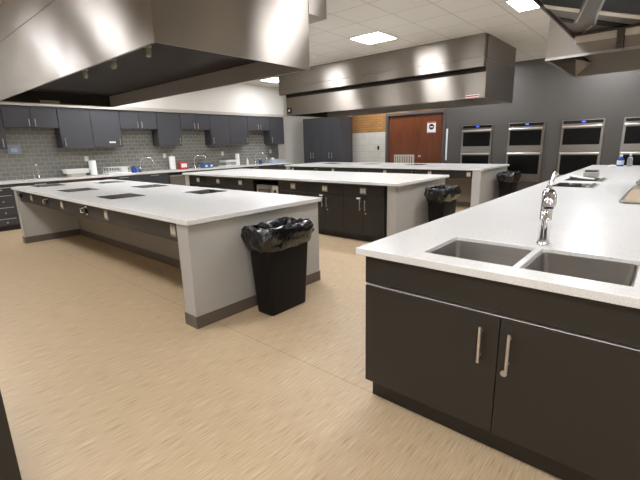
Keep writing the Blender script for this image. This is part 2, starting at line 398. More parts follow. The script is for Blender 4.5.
# ---- island A
worktop(-7.94, -2.72, 1.57, 3.14, 'white quartz worktop of the near left island, set with six black cooktops')
island('a', -7.94, -2.72, 1.57, 3.14, 'pale grey island base with dark apron under the near left worktop', [-7.08, -5.75, -4.385, -3.035], [-7.60, -6.29, -4.91])
def cooktop(x, y, w, d, label, grp):
    t = thing('cooktop', (x, y, T), label, 'cooktop', grp)
    MB().box(x, x+w, y, y+d, T+.0003, T+.004, bev=.0012).build('glass_top', COOK, t)
    for i, (fx, fy, r) in enumerate(((.3, .3, .085), (.72, .68, .07))):
        mb = MB(); n = 32; cx, cy = x+w*fx, y+d*fy
        rr = []
        for rad in (r, r-.004): rr.append([mb.bm.verts.new((cx+rad*math.cos(2*PI*k/n), cy+rad*math.sin(2*PI*k/n), T+.0043)) for k in range(n)])
        for k in range(n): mb.bm.faces.new((rr[0][k], rr[0][(k+1) % n], rr[1][(k+1) % n], rr[1][k]))
        mb.build('heating_ring', mat('ring_grey', (70, 70, 72), .3), t)
    return t
nl = ['black cooktop nearest the front corner of the near left island', 'black cooktop in the middle of the near row on the near left island', 'black cooktop in the near row of the near left island, farthest from the trash can']
for x, lb in zip((-5.09, -6.48, -7.82), nl): cooktop(x, 1.80, .42, .40, lb, 'cooktops in the near left island')
nl = ['black cooktop in the far row of the near left island, nearest to the trash can', 'black cooktop in the middle of the far row on the near left island', 'black cooktop in the far row of the near left island, toward the paper towel roll']
for x, lb in zip((-4.56, -6.0, -7.43), nl): cooktop(x, 2.62, .40, .38, lb, 'cooktops in the near left island')
# ---- island C
worktop(-8.38, -2.79, 8.08, 9.8, 'white quartz worktop of the farthest island before the wooden doors')
island('c', -8.38, -2.79, 8.08, 9.8, 'pale grey island base with dark apron under the farthest worktop', [-8.1, -6.63, -5.06, -3.93, -3.08], [-7.2, -5.72, -4.29])
for x, lb in zip((-7.7, -6.35, -5.0), ('cooktop at the left of the farthest island by the tall dark cabinets', 'cooktop in the middle of the farthest island', 'cooktop on the farthest island, in front of the wooden doors')):
    cooktop(x, 8.95, .45, .38, lb, 'cooktops on the farthest island')

# ---- island B with cabinets
worktop(-8.24, -2.75, 4.77, 6.42, 'white quartz worktop of the middle island between the two hoods')
def base_unit(x0, x1, yf, yb, label, grp, m=CHAR, drawer=True, sticker=None, double=True):
    t = thing('base_cabinet', ((x0+x1)/2, yf, 0), label, 'cabinet', grp)
    box('carcass', m, t, x0+.001, x1-.001, yf+.02, yb, .10, .868)
    box('toe_kick', DARK, t, x0+.001, x1-.001, yf+.075, yb, 0, .10)
    g = .003
    d = box('drawer', m, t, x0+g, x1-g, yf, yf+.019, .69, .855, bev=.001)
    xm = (x0+x1)/2
    p = box('outlet_plate', PLATE, d, xm-.055, xm+.055, yf-.006, yf, .725, .82)
    for s_ in (-1, 1): box('socket', IVORY, p, xm+s_*.024-.016, xm+s_*.024+.016, yf-.009, yf-.006, .745, .80)
    for s_, (a, b) in ((-1, (x0+g, xm-g/2)), (1, (xm+g/2, x1-g))):
        dd = box('door', m, t, a, b, yf, yf+.019, .11, .683, bev=.001)
        vhandle(dd, xm+s_*.045, yf, .48, .64)
        if s_ == 1: lock(dd, xm+.045, yf, .44, .014)
        elif sticker: box('sticker', PAPER, dd, xm-.12, xm-.05, yf-.001, yf, .645, .672)
    return t
gB = 'dark cabinets of the middle island'
BF = 4.81
b1 = base_unit(-3.725, -2.99, BF, 5.6, 'dark island cabinet with double doors next to the grey end panel of the middle island', gB, sticker=True)
base_unit(-4.46, -3.725, BF, 5.6, 'dark double door cabinet of the middle island, second from its grey end panel', gB, sticker=True)
base_unit(-5.14, -4.46, BF, 5.6, 'dark cabinet of the middle island just right of the microwave', gB)
base_unit(-6.59, -5.87, BF, 5.6, 'dark cabinet of the middle island just left of the microwave', gB)
base_unit(-7.32, -6.59, BF, 5.6, 'dark cabinet of the middle island, second to the left of the microwave', gB)
base_unit(-8.04, -7.32, BF, 5.6, 'dark cabinet of the middle island at its end toward the tiled wall', gB)
# microwave niche
t = thing('microwave_cabinet', (-5.5, BF, 0), 'open dark cabinet niche in the middle island holding a microwave', 'cabinet')
MB().box(-5.869, -5.845, BF, 5.6, .10, .868).box(-5.165, -5.141, BF, 5.6, .10, .868).box(-5.845, -5.165, 5.55, 5.6, .10, .868).box(-5.845, -5.165, BF, 5.55, .10, .125).box(-5.845, -5.165, BF, 5.55, .43, .45).box(-5.845, -5.165, BF, 5.55, .85, .868).build('carcass', CHAR, t)
box('toe_kick', DARK, t, -5.869, -5.141, BF+.075, 5.6, 0, .10)
t = thing('microwave', (-5.45, BF+.02, .45), 'silver microwave oven inside the niche of the middle island', 'microwave')
box('body', STEEL, t, -5.76, -5.18, BF+.02, BF+.42, .451, .76, bev=.006)
box('door', STEEL, t, -5.755, -5.33, BF+.004, BF+.019, .46, .75, bev=.004)
box('window', mat('microwave_window', (90, 84, 76), .25), t, -5.71, -5.38, BF+.001, BF+.0035, .50, .69)
p = box('control_panel', IVORY, t, -5.325, -5.19, BF+.004, BF+.019, .46, .75, bev=.004)
MB().tube([(-5.257, BF+.004, .66), (-5.257, BF-.006, .66)], .028, 16).build('dial', BLACK, p, True)
MB().tube([(-5.257, BF+.004, .55), (-5.257, BF-.006, .55)], .02, 16).build('dial', BLACK, p, True)
def end_panel(x0, x1, y0, y1, label):
    t = thing('island_end_panel', ((x0+x1)/2, y0, 0), label, 'panel')
    box('panel', GREY, t, x0, x1, y0, y1, 0, .868, bev=.002)
    MB().box(x0-.005, x1+.006, y0-.006, y0-.0005, 0, .105).box(x1+.0005, x1+.006, y0, y1, 0, .105).build('base_strip', TAUPE, t)
end_panel(-2.94, -2.80, 4.80, 6.38, 'pale grey end panel of the middle island, beside the second trash can')
end_panel(-8.19, -8.045, 4.80, 6.38, 'pale grey end panel of the middle island toward the tiled wall')
tag(box('island_back_panel', CHAR, None, -8.034, -2.99, 5.61, 6.38, .0, .868), 'dark rear cabinet block under the far half of the middle island', 'panel')
tag(box('filler_strip', BLACK, None, -2.988, -2.943, 4.83, 6.38, .0, .868), 'black gap strip between dark cabinets and pale end panel of the middle island', 'strip')

# ---- island R (right, foreground)
sx = [-1.21, -.885, -.465, -.435, -.045, .40]; sy = [1.665, 1.795, 2.205, 9.85]
w = slab(sx, sy, .873, T, {(1, 1), (3, 1)}).build('worktop', QUARTZ, bevel=.003)
tag(w, 'long white quartz worktop on the right with the double sink', 'worktop')
def basin(xa, xb, t, lab=None):
    ya, yb = 1.80, 2.20; d = .20
    mb = MB().loft([(.880, (xb-xa)/2+.004, (yb-ya)/2+.004, .03), (.893, (xb-xa)/2+.004, (yb-ya)/2+.004, .03), (.893, (xb-xa)/2-.003, (yb-ya)/2-.003, .03), (.86, (xb-xa)/2-.005, (yb-ya)/2-.005, .03), (.872-d+.03, (xb-xa)/2-.008, (yb-ya)/2-.008, .04), (.872-d, (xb-xa)/2-.04, (yb-ya)/2-.04, .03)], (xa+xb)/2, (ya+yb)/2, capb=False, capt=True)
    b = mb.build('basin', SINK, t, True)
    MB().lathe((xa+xb)/2, (ya+yb)/2, [(.045, .872-d+.001), (.045, .872-d+.004), (.03, .872-d+.002)]).build('drain', CHROME, b, True)
t = thing('double_sink', (-.46, 2.0, .67), 'undermount stainless double bowl sink in the right worktop', 'sink')
basin(-.880, -.470, t); basin(-.430, -.050, t)
mb = MB()
for k in range(9): mb.tube([(-.85+k*.042, 1.85, .70), (-.85+k*.042, 2.15, .70)], .003, 6)
mb.tube([(-.86, 1.85, .70), (-.505, 1.85, .70)], .004, 6).tube([(-.86, 2.15, .70), (-.505, 2.15, .70)], .004, 6)
for (x, y) in ((-.86, 1.85), (-.505, 1.85), (-.86, 2.15), (-.505, 2.15)): mb.tube([(x, y, .675), (x, y, .70)], .004, 6)
tag(mb.build('sink_grid', CHROME, None, True), 'thin wire grid lying in the left sink bowl', 'sink grid')
# sink cabinet
t = thing('sink_cabinet', (-.46, 1.69, 0), 'large charcoal double door cabinet under the sink in the right foreground', 'cabinet')
YR = 1.685
box('carcass', CHAR, t, -1.16, .24, YR+.022, 2.6, .128, .66)
MB().box(-1.16, .24, YR+.022, 1.745, .66, .872).box(-1.16, .24, 2.26, 2.6, .66, .872).box(-1.16, -.93, 1.745, 2.26, .66, .872).box(0, .24, 1.745, 2.26, .66, .872).build('sink_surround', CHAR, t)
box('toe_kick', DARK, t, -1.158, .24, 1.76, 2.6, 0, .128)
box('fascia', CHAR, t, -1.16, .24, YR, YR+.02, .722, .865, bev=.0015)
box('gap_strip', mat('pale_edge_band', (215, 213, 210), .35), t, -1.158, .238, YR+.006, YR+.0215, .709, .7135)
dl = box('door', CHAR, t, -1.16, -.464, YR, YR+.02, .136, .706, bev=.0015)
vhandle(dl, -.535, YR, .485, .655, .0065, .032)
dr = box('door', CHAR, t, -.460, .24, YR, YR+.02, .136, .706, bev=.0015)
vhandle(dr, -.415, YR, .485, .655, .0065, .032)
lock(dr, -.43, YR, .455, .014)
t = thing('island_cabinet_block', (-.4, 6, 0), 'charcoal cabinet block under the far length of the right worktop', 'cabinet')
box('carcass', CHAR, t, -1.16, .36, 2.61, 9.8, .10, .872)
box('toe_kick', DARK, t, -1.10, .30, 2.61, 9.74, 0, .10)
# faucet
def faucet_big():
    x, y = -.452, 2.285
    t = thing('kitchen_faucet', (x, y, T), 'tall chrome pull-out faucet standing behind the double sink', 'faucet')
    MB().lathe(x, y, [(.034, T), (.034, T+.006), (.029, T+.012), (.027, T+.03), (.027, T+.13), (.0285, T+.132), (.0285, T+.138), (.027, T+.14), (.027, T+.26), (.022, T+.285), (.012, T+.295)], 28).build('body', CHROME, t, True)
    mb = MB().tube([(x, y, T+.235), (x+.008, y-.035, T+.265), (x+.018, y-.075, T+.272), (x+.026, y-.10, T+.262), (x+.031, y-.115, T+.235), (x+.033, y-.12, T+.215)], [.022, .028, .031, .032, .031, .027], 18)
    s_ = mb.build('spout', CHROME, t, True)
    MB().tube([(x+.033, y-.12, T+.215), (x+.0335, y-.121, T+.208)], [.022, .020], 14).build('spray_head', BLACK, s_, True)
    MB().tube([(x, y, T+.28), (x+.002, y+.01, T+.31), (x+.012, y+.03, T+.355), (x+.022, y+.035, T+.37)], [.018, .012, .010, .012], 12).build('lever', CHROME, t, True)
faucet_big()
# cooktops in R
def gas_top(x, y, w, d, label):
    t = thing('downdraft_cooktop', (x, y, T), label, 'cooktop', 'cooktops in the right worktop')
    box('glass_top', COOK, t, x, x+w*.80, y, y+d, T+.0003, T+.005, bev=.0015)
    k = box('control_strip', mat('control_grey', (96, 94, 90), .35, .3), t, x+w*.805, x+w, y, y+d, T+.0003, T+.005, bev=.0015)
    for i in range(3): MB().lathe(x+w*.90, y+d*(.2+.3*i), [(.022, T+.005), (.020, T+.02), (.012, T+.022)], 14).build('knob', mat('grey_knob', (120, 118, 114), .35), k, True)
gas_top(-1.02, 5.27, .41, .46, 'black cooktop in the right worktop, the nearer of two, nothing on it')
gas_top(-1.04, 6.10, .43, .46, 'cooktop in the right worktop with a small grey box on its corner')
t = thing('utensil_box', (-.73, 6.5, T), 'small grey box with a dark top sitting on the farther cooktop', 'box')
box('body', mat('grey_metal_box', (176, 172, 166), .4, .3), t, -.86, -.70, 6.26, 6.46, T+.025, T+.10, bev=.006)
box('lid', mat('dark_lid', (60, 62, 62), .4), t, -.85, -.71, 6.31, 6.45, T+.101, T+.125, bev=.005)
tag(MB().tube([(-1.0, 6.30, T+.042), (-.93, 6.28, T+.030), (-.72, 6.16, T+.022)], [.035, .014, .012], 12).build('serving_spoon', NICKEL, None, True), 'steel spoon lying across the farther right cooktop', 'spoon')
# trays
def tray(x, y, w, d, z, label):
    t = thing('baking_sheet', (x, y, z), label, 'baking sheet', 'tan baking sheets on the right worktop')
    MB().box(x+.03, x+w-.01, y+.03, y+d-.01, z, z+.028, bev=.004).build('pan', WOODTRAY, t)
    MB().tube([(x+.015, y+.015, z+.02), (x+.015, y+d, z+.03)], .014, 8).tube([(x+.015, y+.015, z+.02), (x+w, y+.015, z+.02)], .008, 8).tube([(x+.015, y+d, z+.03), (x+w, y+d, z+.03)], .010, 8).build('rim', NICKEL, t, True)
tray(-.29, 4.10, .62, .95, T+.001, 'tan baking sheet with metal rim on the right worktop, the nearer one')
tray(-.27, 5.36, .60, .50, T+.001, 'tan baking sheet with metal rim farther back at the right frame edge')
tray(-.26, 5.38, .58, .48, T+.042, 'tan baking sheet stacked on the farther sheet at the right frame edge')
tray(-.22, 5.42, .50, .42, T+.083, 'topmost tan baking sheet of the farther stack at the right frame edge')
# bottles at the far end
def bottle(x, y, z, r, h, m, cap, label, nm='soap_bottle', pump=False, cat='bottle', grp=None, lab=None):
    t = thing(nm, (x, y, z), label, cat, grp)
    MB().lathe(x, y, [(r*.9, z), (r, z+.01), (r, z+h*.55), (r*.75, z+h*.72), (r*.32, z+h*.8), (r*.32, z+h*.84)], 16).build('bottle_body', m, t, True)
    MB().lathe(x, y, [(r*.4, z+h*.84), (r*.4, z+h), (r*.25, z+h*1.01)], 12).build('cap', cap, t, True)
    if lab: MB().lathe(x, y, [(r*1.02, z+h*.15), (r*1.03, z+h*.16), (r*1.03, z+h*.5), (r*1.02, z+h*.51)], 16).build('bottle_label', lab, t, True)
    if pump: MB().tube([(x, y, z+h), (x, y, z+h+.04), (x+.045, y, z+h+.045)], .006, 8).build('pump', cap, t, True)
bottle(-.73, 9.5, T, .055, .215, BLUE, WHITE, 'blue dish soap bottle at the far end of the right worktop', lab=mat('white_label', (200, 215, 235), .4))
bottle(-.59, 9.5, T, .045, .235, CLEAR, WHITE, 'clear plastic bottle at the far end of the right worktop')
tag(MB().loft([(T+.012, .05, .05, .02), (T+.03, .055, .045, .02), (T+.04, .03, .03, .01)], -.83, 9.3, wob=.01).build('crumpled_cloth', PAPER, None, True), 'crumpled white cloth lying beside the blue dish soap bottle', 'cloth')

# ------------------------------------------------------------------ trash cans
def trash(x, y, label):
    t = thing('trash_can', (x, y, 0), label, 'trash can', 'slim black trash cans')
    MB().loft([(0, .10, .215, .03), (.01, .105, .22, .035), (.45, .125, .245, .035), (.70, .135, .262, .04), (.705, .13, .257, .04), (.45, .12, .24, .035), (.02, .10, .21, .03)], x, y, capb=True, capt=True).build('bin_body', BINBLK, t, True)
    rings = [(.60, .105, .225, .05), (.66, .118, .24, .05), (.72, .128, .252, .05), (.765, .135, .262, .05), (.785, .146, .275, .055), (.775, .160, .290, .06), (.755, .168, .298, .065), (.73, .172, .304, .065), (.705, .175, .308, .065), (.68, .172, .306, .065), (.655, .166, .300, .06), (.63, .158, .292, .055), (.605, .152, .284, .05), (.59, .145, .275, .05)]
    MB().loft([(z, a, b, .06) for z, a, b, c in rings], x, y, q=10, capb=False, capt=False, wob=.021, wsc=15).build('bag', BAG, t, True)
trash(-2.545, 2.35, 'black trash can with a black bag against the near left island')
trash(-2.55, 5.75, 'black trash can with a black bag beside the middle island')
trash(-2.575, 9.08, 'black trash can with a black bag beside the farthest island')

# ------------------------------------------------------------------ hoods
def shell(x0, x1, y0, y1, z0, zi, z1, m, parent, name='canopy', th=.02):
    """box open at the bottom up to zi"""
    mb = MB()
    mb.box(x0, x1, y0, y0+th, z0, z1).box(x0, x1, y1-th, y1, z0, z1).box(x0, x0+th, y0+th, y1-th, z0, z1).box(x1-th, x1, y0+th, y1-th, z0, z1)
    return mb.build(name, m, parent)
def hood_long(x0, x1, y0, y1, zb, label, side):
    t = thing('range_hood', ((x0+x1)/2, (y0+y1)/2, zb), label, 'range hood', 'stainless canopy hoods')
    shell(x0, x1, y0, y1, zb, 0, 2.844, HOOD, t)
    MB().box(x0+.003, x1-.003, y0+.003, y1-.003, 2.856, H-.002).build('ceiling_enclosure', HOOD, t)
    box('top_seam', mat('seam_dark', (70, 66, 60), .5), t, x0+.006, x1-.006, y0+.006, y1-.006, 2.8445, 2.8555)
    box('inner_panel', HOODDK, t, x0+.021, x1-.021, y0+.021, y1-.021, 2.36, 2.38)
    # folded lip round the mouth
    MB().box(x0+.001, x1-.001, y0-.003, y0, zb-.001, zb+.02).box(x0+.001, x1-.001, y1, y1+.003, zb-.001, zb+.02).box(x0-.003, x0, y0, y1, zb-.001, zb+.02).box(x1, x1+.003, y0, y1, zb-.001, zb+.02).build('lip', HOOD, t)
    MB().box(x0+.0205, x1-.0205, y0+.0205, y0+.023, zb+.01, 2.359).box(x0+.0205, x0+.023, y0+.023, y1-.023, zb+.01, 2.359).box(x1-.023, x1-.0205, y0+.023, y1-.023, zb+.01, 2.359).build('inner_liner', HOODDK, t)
    MB().box(x0+.03, x1-.03, y1-.023, y1-.0205, zb+.01, 2.355).build('far_liner', mat('reflection_steel', (150, 142, 132), .4, .35), t)  # pale steel puts reflections into the colour of the far inner wall
    return t
hA = hood_long(-7.60, -2.86, 1.55, 3.17, 2.18, 'large stainless hood hanging over the near left island', 1)
p = MB().box(-7.58, -2.855, 3.173, 3.44, 2.69, 3.218).build('supply_plenum', HOOD, hA)
def lamp(parent, x, y, z):
    l = MB().lathe(x, y, [(.02, z-.0), (.034, z+.008), (.034, z+.025), (.02, z+.03), (.02, z+.044)][::1], 14).build('hood_lamp', NICKEL, parent, True)
    MB().lathe(x, y, [(.010, z-.075), (.024, z-.068), (.032, z-.045), (.032, z-.015), (.026, z)], 14).build('globe', GLOBE, l, True)
for x in (-3.64, -4.38, -5.12): lamp(hA, x, 1.9, 2.315)
box('rating_plate', mat('plate_grey', (128, 120, 112), .4), hA, -7.579, -7.574, 2.09, 2.36, 2.185, 2.235)
hB = hood_long(-7.60, -2.64, 7.50, 9.10, 2.19, 'long stainless hood hanging over the farthest island', -1)
p = MB().box(-7.74, -2.66, 7.39, 7.497, 2.69, 2.846).box(-7.74, -2.662, 7.392, 7.497, 2.852, 3.218).build('supply_plenum', HOOD, hB)
box('shadow_gap_strip', HOODDK, hB, -7.59, -2.65, 7.488, 7.4985, 2.615, 2.689)  # dark strip painted in for the shadow gap under the plenum
lb = box('warning_label', PAPER, hB, -2.98, -2.74, 7.493, 7.4965, 2.205, 2.25)
box('label_text', RED, lb, -2.975, -2.745, 7.491, 7.493, 2.216, 2.241)
box('control_switch', BLACK, hB, -7.57, -7.42, 7.485, 7.4965, 2.24, 2.37)
box('switch_button', IVORY, hB, -7.52, -7.47, 7.480, 7.485, 2.28, 2.33)
# hood C : open canopy above the right worktop
hC = thing('range_hood', (-.35, 5.3, 2.18), 'open stainless hood hanging over the right worktop with its filters in view', 'range hood', 'stainless canopy hoods')
shell(-1.05, .40, 4.56, 6.0, 2.18, 0, H-.002, HOOD, hC)
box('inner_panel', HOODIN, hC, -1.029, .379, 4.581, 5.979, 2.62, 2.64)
MB().box(-1.049, .399, 4.556, 4.56, 2.179, 2.20).box(-1.049, .399, 6.0, 6.004, 2.179, 2.20).box(-1.054, -1.05, 4.56, 6.0, 2.179, 2.20).build('lip', STEEL, hC)
# corner gusset inside the far corner
mb = MB(); v = [mb.bm.verts.new(c) for c in ((-1.028, 5.978, 2.19), (-.88, 5.978, 2.32), (-1.028, 5.978, 2.46), (-1.028, 5.86, 2.36))]
for f in ((0, 1, 2), (0, 3, 1), (0, 2, 3), (1, 3, 2)): mb.bm.faces.new([v[i] for i in f])
mb.build('gusset', HOODIN, hC)
# near section with filter bank
zr = 2.345
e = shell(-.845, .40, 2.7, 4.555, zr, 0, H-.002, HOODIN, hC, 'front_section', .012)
box('section_soffit', mat('soffit_grey', (105, 101, 95), .4, .6), hC, -.832, .387, 2.713, 4.542, 2.372, 2.39)
def plate(name, pts, z, m, th=.006):
    cl = [(max(x, -.831), min(y, 4.54)) for x, y in pts]
    mb = MB(); lo = [mb.bm.verts.new((x, y, z)) for x, y in cl]; hi = [mb.bm.verts.new((x, y, z+th)) for x, y in cl]
    mb.bm.faces.new(lo); mb.bm.faces.new(hi[::-1])
    for i in range(len(cl)): mb.bm.faces.new((lo[i], hi[i], hi[(i+1) % len(cl)], lo[(i+1) % len(cl)]))
    return mb.build(name, m, hC)
plate('filter_panel', [(-.80, 3.05), (-.557, 3.322), (-.656, 3.692), (-.826, 3.385)], 2.365, FILTER)
plate('filter_rail', [(-.829, 3.378), (-.656, 3.692), (-.677, 3.785), (-.829, 3.49)], 2.362, RAIL)
plate('filter_panel', [(-.456, 3.424), (.20, 4.05), (.20, 4.50), (-.13, 4.50), (-.253, 4.341), (-.546, 3.837)], 2.365, FILTER)
plate('filter_rail', [(-.564, 3.835), (-.20, 4.47), (-.21, 4.53), (-.258, 4.521), (-.582, 3.932)], 2.362, RAIL)
plate('filter_band', [(-.74, 4.061), (-.64, 3.709), (-.581, 3.505), (-.50, 3.20), (-.44, 3.30), (-.511, 3.632), (-.575, 3.872), (-.64, 4.243)], 2.364, mat('band_grey', (84, 83, 80), .4, .5))
plate('filter_edge', [(-.64, 4.243), (-.575, 3.872), (-.43, 3.25), (-.42, 3.26), (-.567, 3.914), (-.628, 4.256)], 2.361, STEEL)
plate('filter_edge', [(-.748, 4.071), (-.646, 3.703), (-.51, 3.19), (-.50, 3.20), (-.635, 3.714), (-.736, 4.084)], 2.361, STEEL)
plate('filter_slot', [(-.82, 3.846), (-.746, 4.015), (-.766, 4.093), (-.82, 3.958)], 2.365, FILTER)
plate('filter_slot', [(-.609, 4.157), (-.42, 4.53), (-.50, 4.53), (-.639, 4.285)], 2.365, FILTER)
plate('seam', [(-.657, 4.266), (-.656, 4.309), (-.72, 4.461), (-.75, 4.54), (-.765, 4.54), (-.721, 4.415)], 2.363, STEEL)
MB().box(-.81, -.505, 4.50, 4.556, 2.292, 2.341).box(-.445, .40, 4.50, 4.556, 2.292, 2.341).build('lit_lip_bar', RAIL, hC)  # pale colour stands in for light caught along the far lip
MB().box(-.50, -.45, 4.50, 4.556, 2.19, 2.342).box(-.49, -.465, 4.49, 4.505, 2.22, 2.335).build('hanger_bracket', HOODIN, hC)

# ------------------------------------------------------------------ left wall run
WX = -9.29
mbw = MB().box(XL, WX, -.6, 9.30, .872, T, bev=.004)
tag(mbw.build('worktop', QUARTZ), 'long white worktop along the grey tiled wall', 'worktop')
def wall_base(y0, y1, label, rows=None, open_=False, m=CHARW):
    t = thing('wall_base_cabinet', (-9.6, (y0+y1)/2, 0), label, 'cabinet', 'base cabinets along the tiled wall')
    xf = WX-.03
    box('carcass', m, t, XL+.001, xf-.021, y0+.001, y1-.001, .10, .87)
    box('toe_kick', DARK, t, XL+.001, xf-.08, y0+.001, y1-.001, 0, .10)
    g = .003; ym = (y0+y1)/2
    def hh(par, yc, z, L_=.13):
        mb = MB().tube([(xf+.03, yc-L_, z), (xf+.03, yc+L_, z)], .007, 10)
        for s_ in (-.7, .7): mb.tube([(xf, yc+s_*L_, z), (xf+.03, yc+s_*L_, z)], .005, 8)
        mb.build('handle', NICKEL, par, True)
    if rows == 4:
        for (a, b, hz) in ((.72, .86, .81), (.50, .713, .605), (.29, .493, .335 if 0 else .40), (.11, .283, .22)):
            d = box('drawer', m, t, xf-.02, xf, y0+g, y1-g, a, b, bev=.001)
            hh(d, ym, b-.05, .14)
            MB().tube([(xf, ym, a+.05), (xf+.008, ym, a+.05)], .014, 14).build('lock', NICKEL, d, True)
    else:
        d = box('drawer', m, t, xf-.02, xf, y0+g, y1-g, .70, .86, bev=.001)
        hh(d, ym, .83, .10)
        for s_, (a, b) in ((-1, (y0+g, ym-g/2)), (1, (ym+g/2, y1-g))):
            dd = box('door', m, t, xf-.02, xf, a, b, .11, .693, bev=.001)
            vhandle_x(dd, xf, ym+s_*.04, .50, .63)
wall_base(1.40, 1.98, 'slate four drawer cabinet at the left end of the tiled wall run', 4)
wall_base(.70, 1.40, 'slate base cabinet left of the four drawer cabinet, beyond the frame')
wall_base(1.98, 2.66, 'slate base cabinet under the worktop left of the knee space')
wall_base(3.57, 4.30, 'slate base cabinet right of the knee space, under the dish rack')
wall_base(4.30, 5.03, 'slate base cabinet left of the dishwasher')
wall_base(5.66, 6.40, 'slate base cabinet right of the dishwasher')
wall_base(6.40, 7.30, 'slate base cabinet under the roll holder on the tiled wall run')
wall_base(7.30, 8.30, 'slate base cabinet under the last paper towel roll')
wall_base(8.30, 9.28, 'slate base cabinet at the far right end of the tiled wall run')
tag(box('knee_space_panel', mat('brown_panel', (128, 104, 80), .5), None, XL+.001, XL+.25, 2.665, 3.565, 0, .87), 'brown panel at the back of the knee space under the worktop', 'panel')
t = thing('dishwasher', (WX, 5.35, 0), 'stainless dishwasher under the worktop along the tiled wall', 'dishwasher')
box('body', BLACK, t, XL+.05, WX-.05, 5.04, 5.65, .02, .865)
box('door', STEEL, t, WX-.049, WX-.02, 5.045, 5.645, .10, .80, bev=.004)
box('handle', STEEL, t, WX-.0195, WX+.01, 5.08, 5.61, .75, .79, bev=.008)
# upper cabinets
UX = -9.62
def upper(y0, y1, tall, doors, hinge, label):
    t = thing('wall_cabinet', (-9.78, (y0+y1)/2, 1.5 if tall else 1.91), label, 'cabinet', 'slate cabinets on the tiled wall')
    z0 = 1.51 if tall else 1.92
    box('carcass', CHARW, t, XL+.013, UX-.021, y0+.001, y1-.001, z0, 2.318)
    n = doors; w = (y1-y0)/n
    for k in range(n):
        a = y0+k*w; b = a+w
        d = box('door', CHARW, t, UX-.02, UX, a+.004, b-.004, z0-.004, 2.312, bev=.001)
        if tall:
            hy = a+.06 if (hinge[k] == 'L') else b-.06
            vhandle_x(d, UX, hy, z0+.035, z0+.20, .007)
        else:
            hy = b-.05 if k == 0 else a+.05
            vhandle_x(d, UX, hy, z0+.02, z0+.16, .007)
    return t
upper(.55, 1.985, True, 2, 'LR', 'tall slate wall cabinet cut off by the left frame edge')
upper(1.99, 2.91, False, 2, '', 'short slate wall cabinet with two doors nearest the left frame edge')
u = upper(2.915, 4.15, True, 2, 'LR', 'tall slate wall cabinet with a small white label on its right door')
box('door_label', PAPER, [k for k in u.children if k.name.startswith('door')][1], UX+.0005, UX+.002, 3.86, 4.0, 1.60, 1.635)
upper(4.155, 5.035, False, 2, '', 'short slate wall cabinet with two doors above the second faucet')
upper(5.04, 5.66, True, 1, 'R', 'single door tall slate wall cabinet above the red and white box')
upper(5.665, 6.55, False, 2, '', 'short slate wall cabinet with two doors above the blue bin')
upper(6.555, 7.835, True, 2, 'LR', 'tall slate wall cabinet with two doors above the white rack and towel roll')
upper(7.84, 8.72, False, 2, '', 'short slate wall cabinet with two doors above the rightmost sink')
upper(8.725, 9.325, True, 1, 'L', 'single door slate wall cabinet at the right end of the row')
# ---- tall cabinets
def tall_unit(x0, x1, label):
    t = thing('tall_cabinet', ((x0+x1)/2, 10.0, 0), label, 'cabinet', 'tall slate cabinets in the corner')
    box('carcass', CHARW, t, x0+.001, x1-.001, 10.02, YB-.011, .10, 2.285)
    box('toe_kick', DARK, t, x0+.001, x1-.001, 10.08, YB-.011, 0, .10)
    xm = (x0+x1)/2
    for s_, (a, b) in ((-1, (x0+.003, xm-.002)), (1, (xm+.002, x1-.003))):
        d = box('door', CHARW, t, a, b, 9.998, 10.018, .11, 2.28, bev=.001)
        vhandle(d, xm+s_*.055, 9.998, 1.02, 1.20, .008)
tall_unit(-9.40, -8.62, 'tall slate double door cabinet, the left one in the corner')
tall_unit(-8.62, -7.84, 'tall slate double door cabinet, the right one next to the brick')

# ---- things on the wall worktop
def small_faucet(y, label, flip=1.0):
    x = -9.72
    t = thing('sink_faucet', (x, y, T), label, 'faucet', 'gooseneck faucets along the tiled wall')
    MB().lathe(x, y, [(.03, T), (.028, T+.01), (.014, T+.03), (.013, T+.16)], 12).build('body', CHROME, t, True)
    pts = [(x, y, T+.15)]+[(x+.11-.11*math.cos(a), y+.11*flip-.11*flip*math.cos(a), T+.24+.10*math.sin(a)) for a in [PI*k/8 for k in range(9)]]+[(x+.22, y+.22*flip, T+.19)]
    MB().tube(pts, .013, 10).build('spout', CHROME, t, True)
    MB().tube([(x, y-.07, T), (x, y-.07, T+.05), (x-.0, y-.09, T+.13)], [.016, .012, .008], 10).build('lever', CHROME, t, True)
def dispenser(y, h, label):
    x = -9.72
    t = thing('soap_dispenser', (x, y, T), label, 'soap dispenser', 'soap dispensers along the tiled wall')
    MB().lathe(x, y, [(.022, T), (.02, T+.02), (.009, T+.03), (.009, T+h)], 12).build('stem', CHROME, t, True)
    MB().tube([(x, y, T+h), (x+.06, y, T+h-.01)], [.012, .008], 10).build('nozzle', CHROME, t, True)
small_faucet(2.42, 'chrome faucet on the tiled wall worktop, farthest left', -.3); dispenser(2.16, .12, 'chrome soap dispenser at the far left of the tiled wall worktop')
small_faucet(4.55, 'chrome faucet right of the dish rack and blue bottle')
small_faucet(6.02, 'chrome gooseneck faucet just behind the blue bin'); dispenser(5.80, .20, 'chrome soap dispenser right of the red and white box')
small_faucet(8.14, 'chrome faucet at the rightmost sink of the tiled wall')
def roll(y, h, r, label):
    x = -9.70
    t = thing('paper_towel_roll', (x, y, T), label, 'paper towel roll', 'paper towel rolls along the tiled wall')
    MB().lathe(x, y, [(r*1.1, T), (r*1.1, T+.01), (.01, T+.012), (.01, T+h+.03)], 16).build('holder', NICKEL, t, True)
    MB().lathe(x, y, [(.02, T+.015), (r, T+.015), (r, T+h), (.02, T+h), (.02, T+.015)][:-1], 20).build('roll', PAPER, t, True)
roll(3.46, .32, .075, 'white paper towel roll right of the white tub on the tiled wall worktop')
roll(5.37, .34, .075, 'white paper towel roll left of the red and white box')
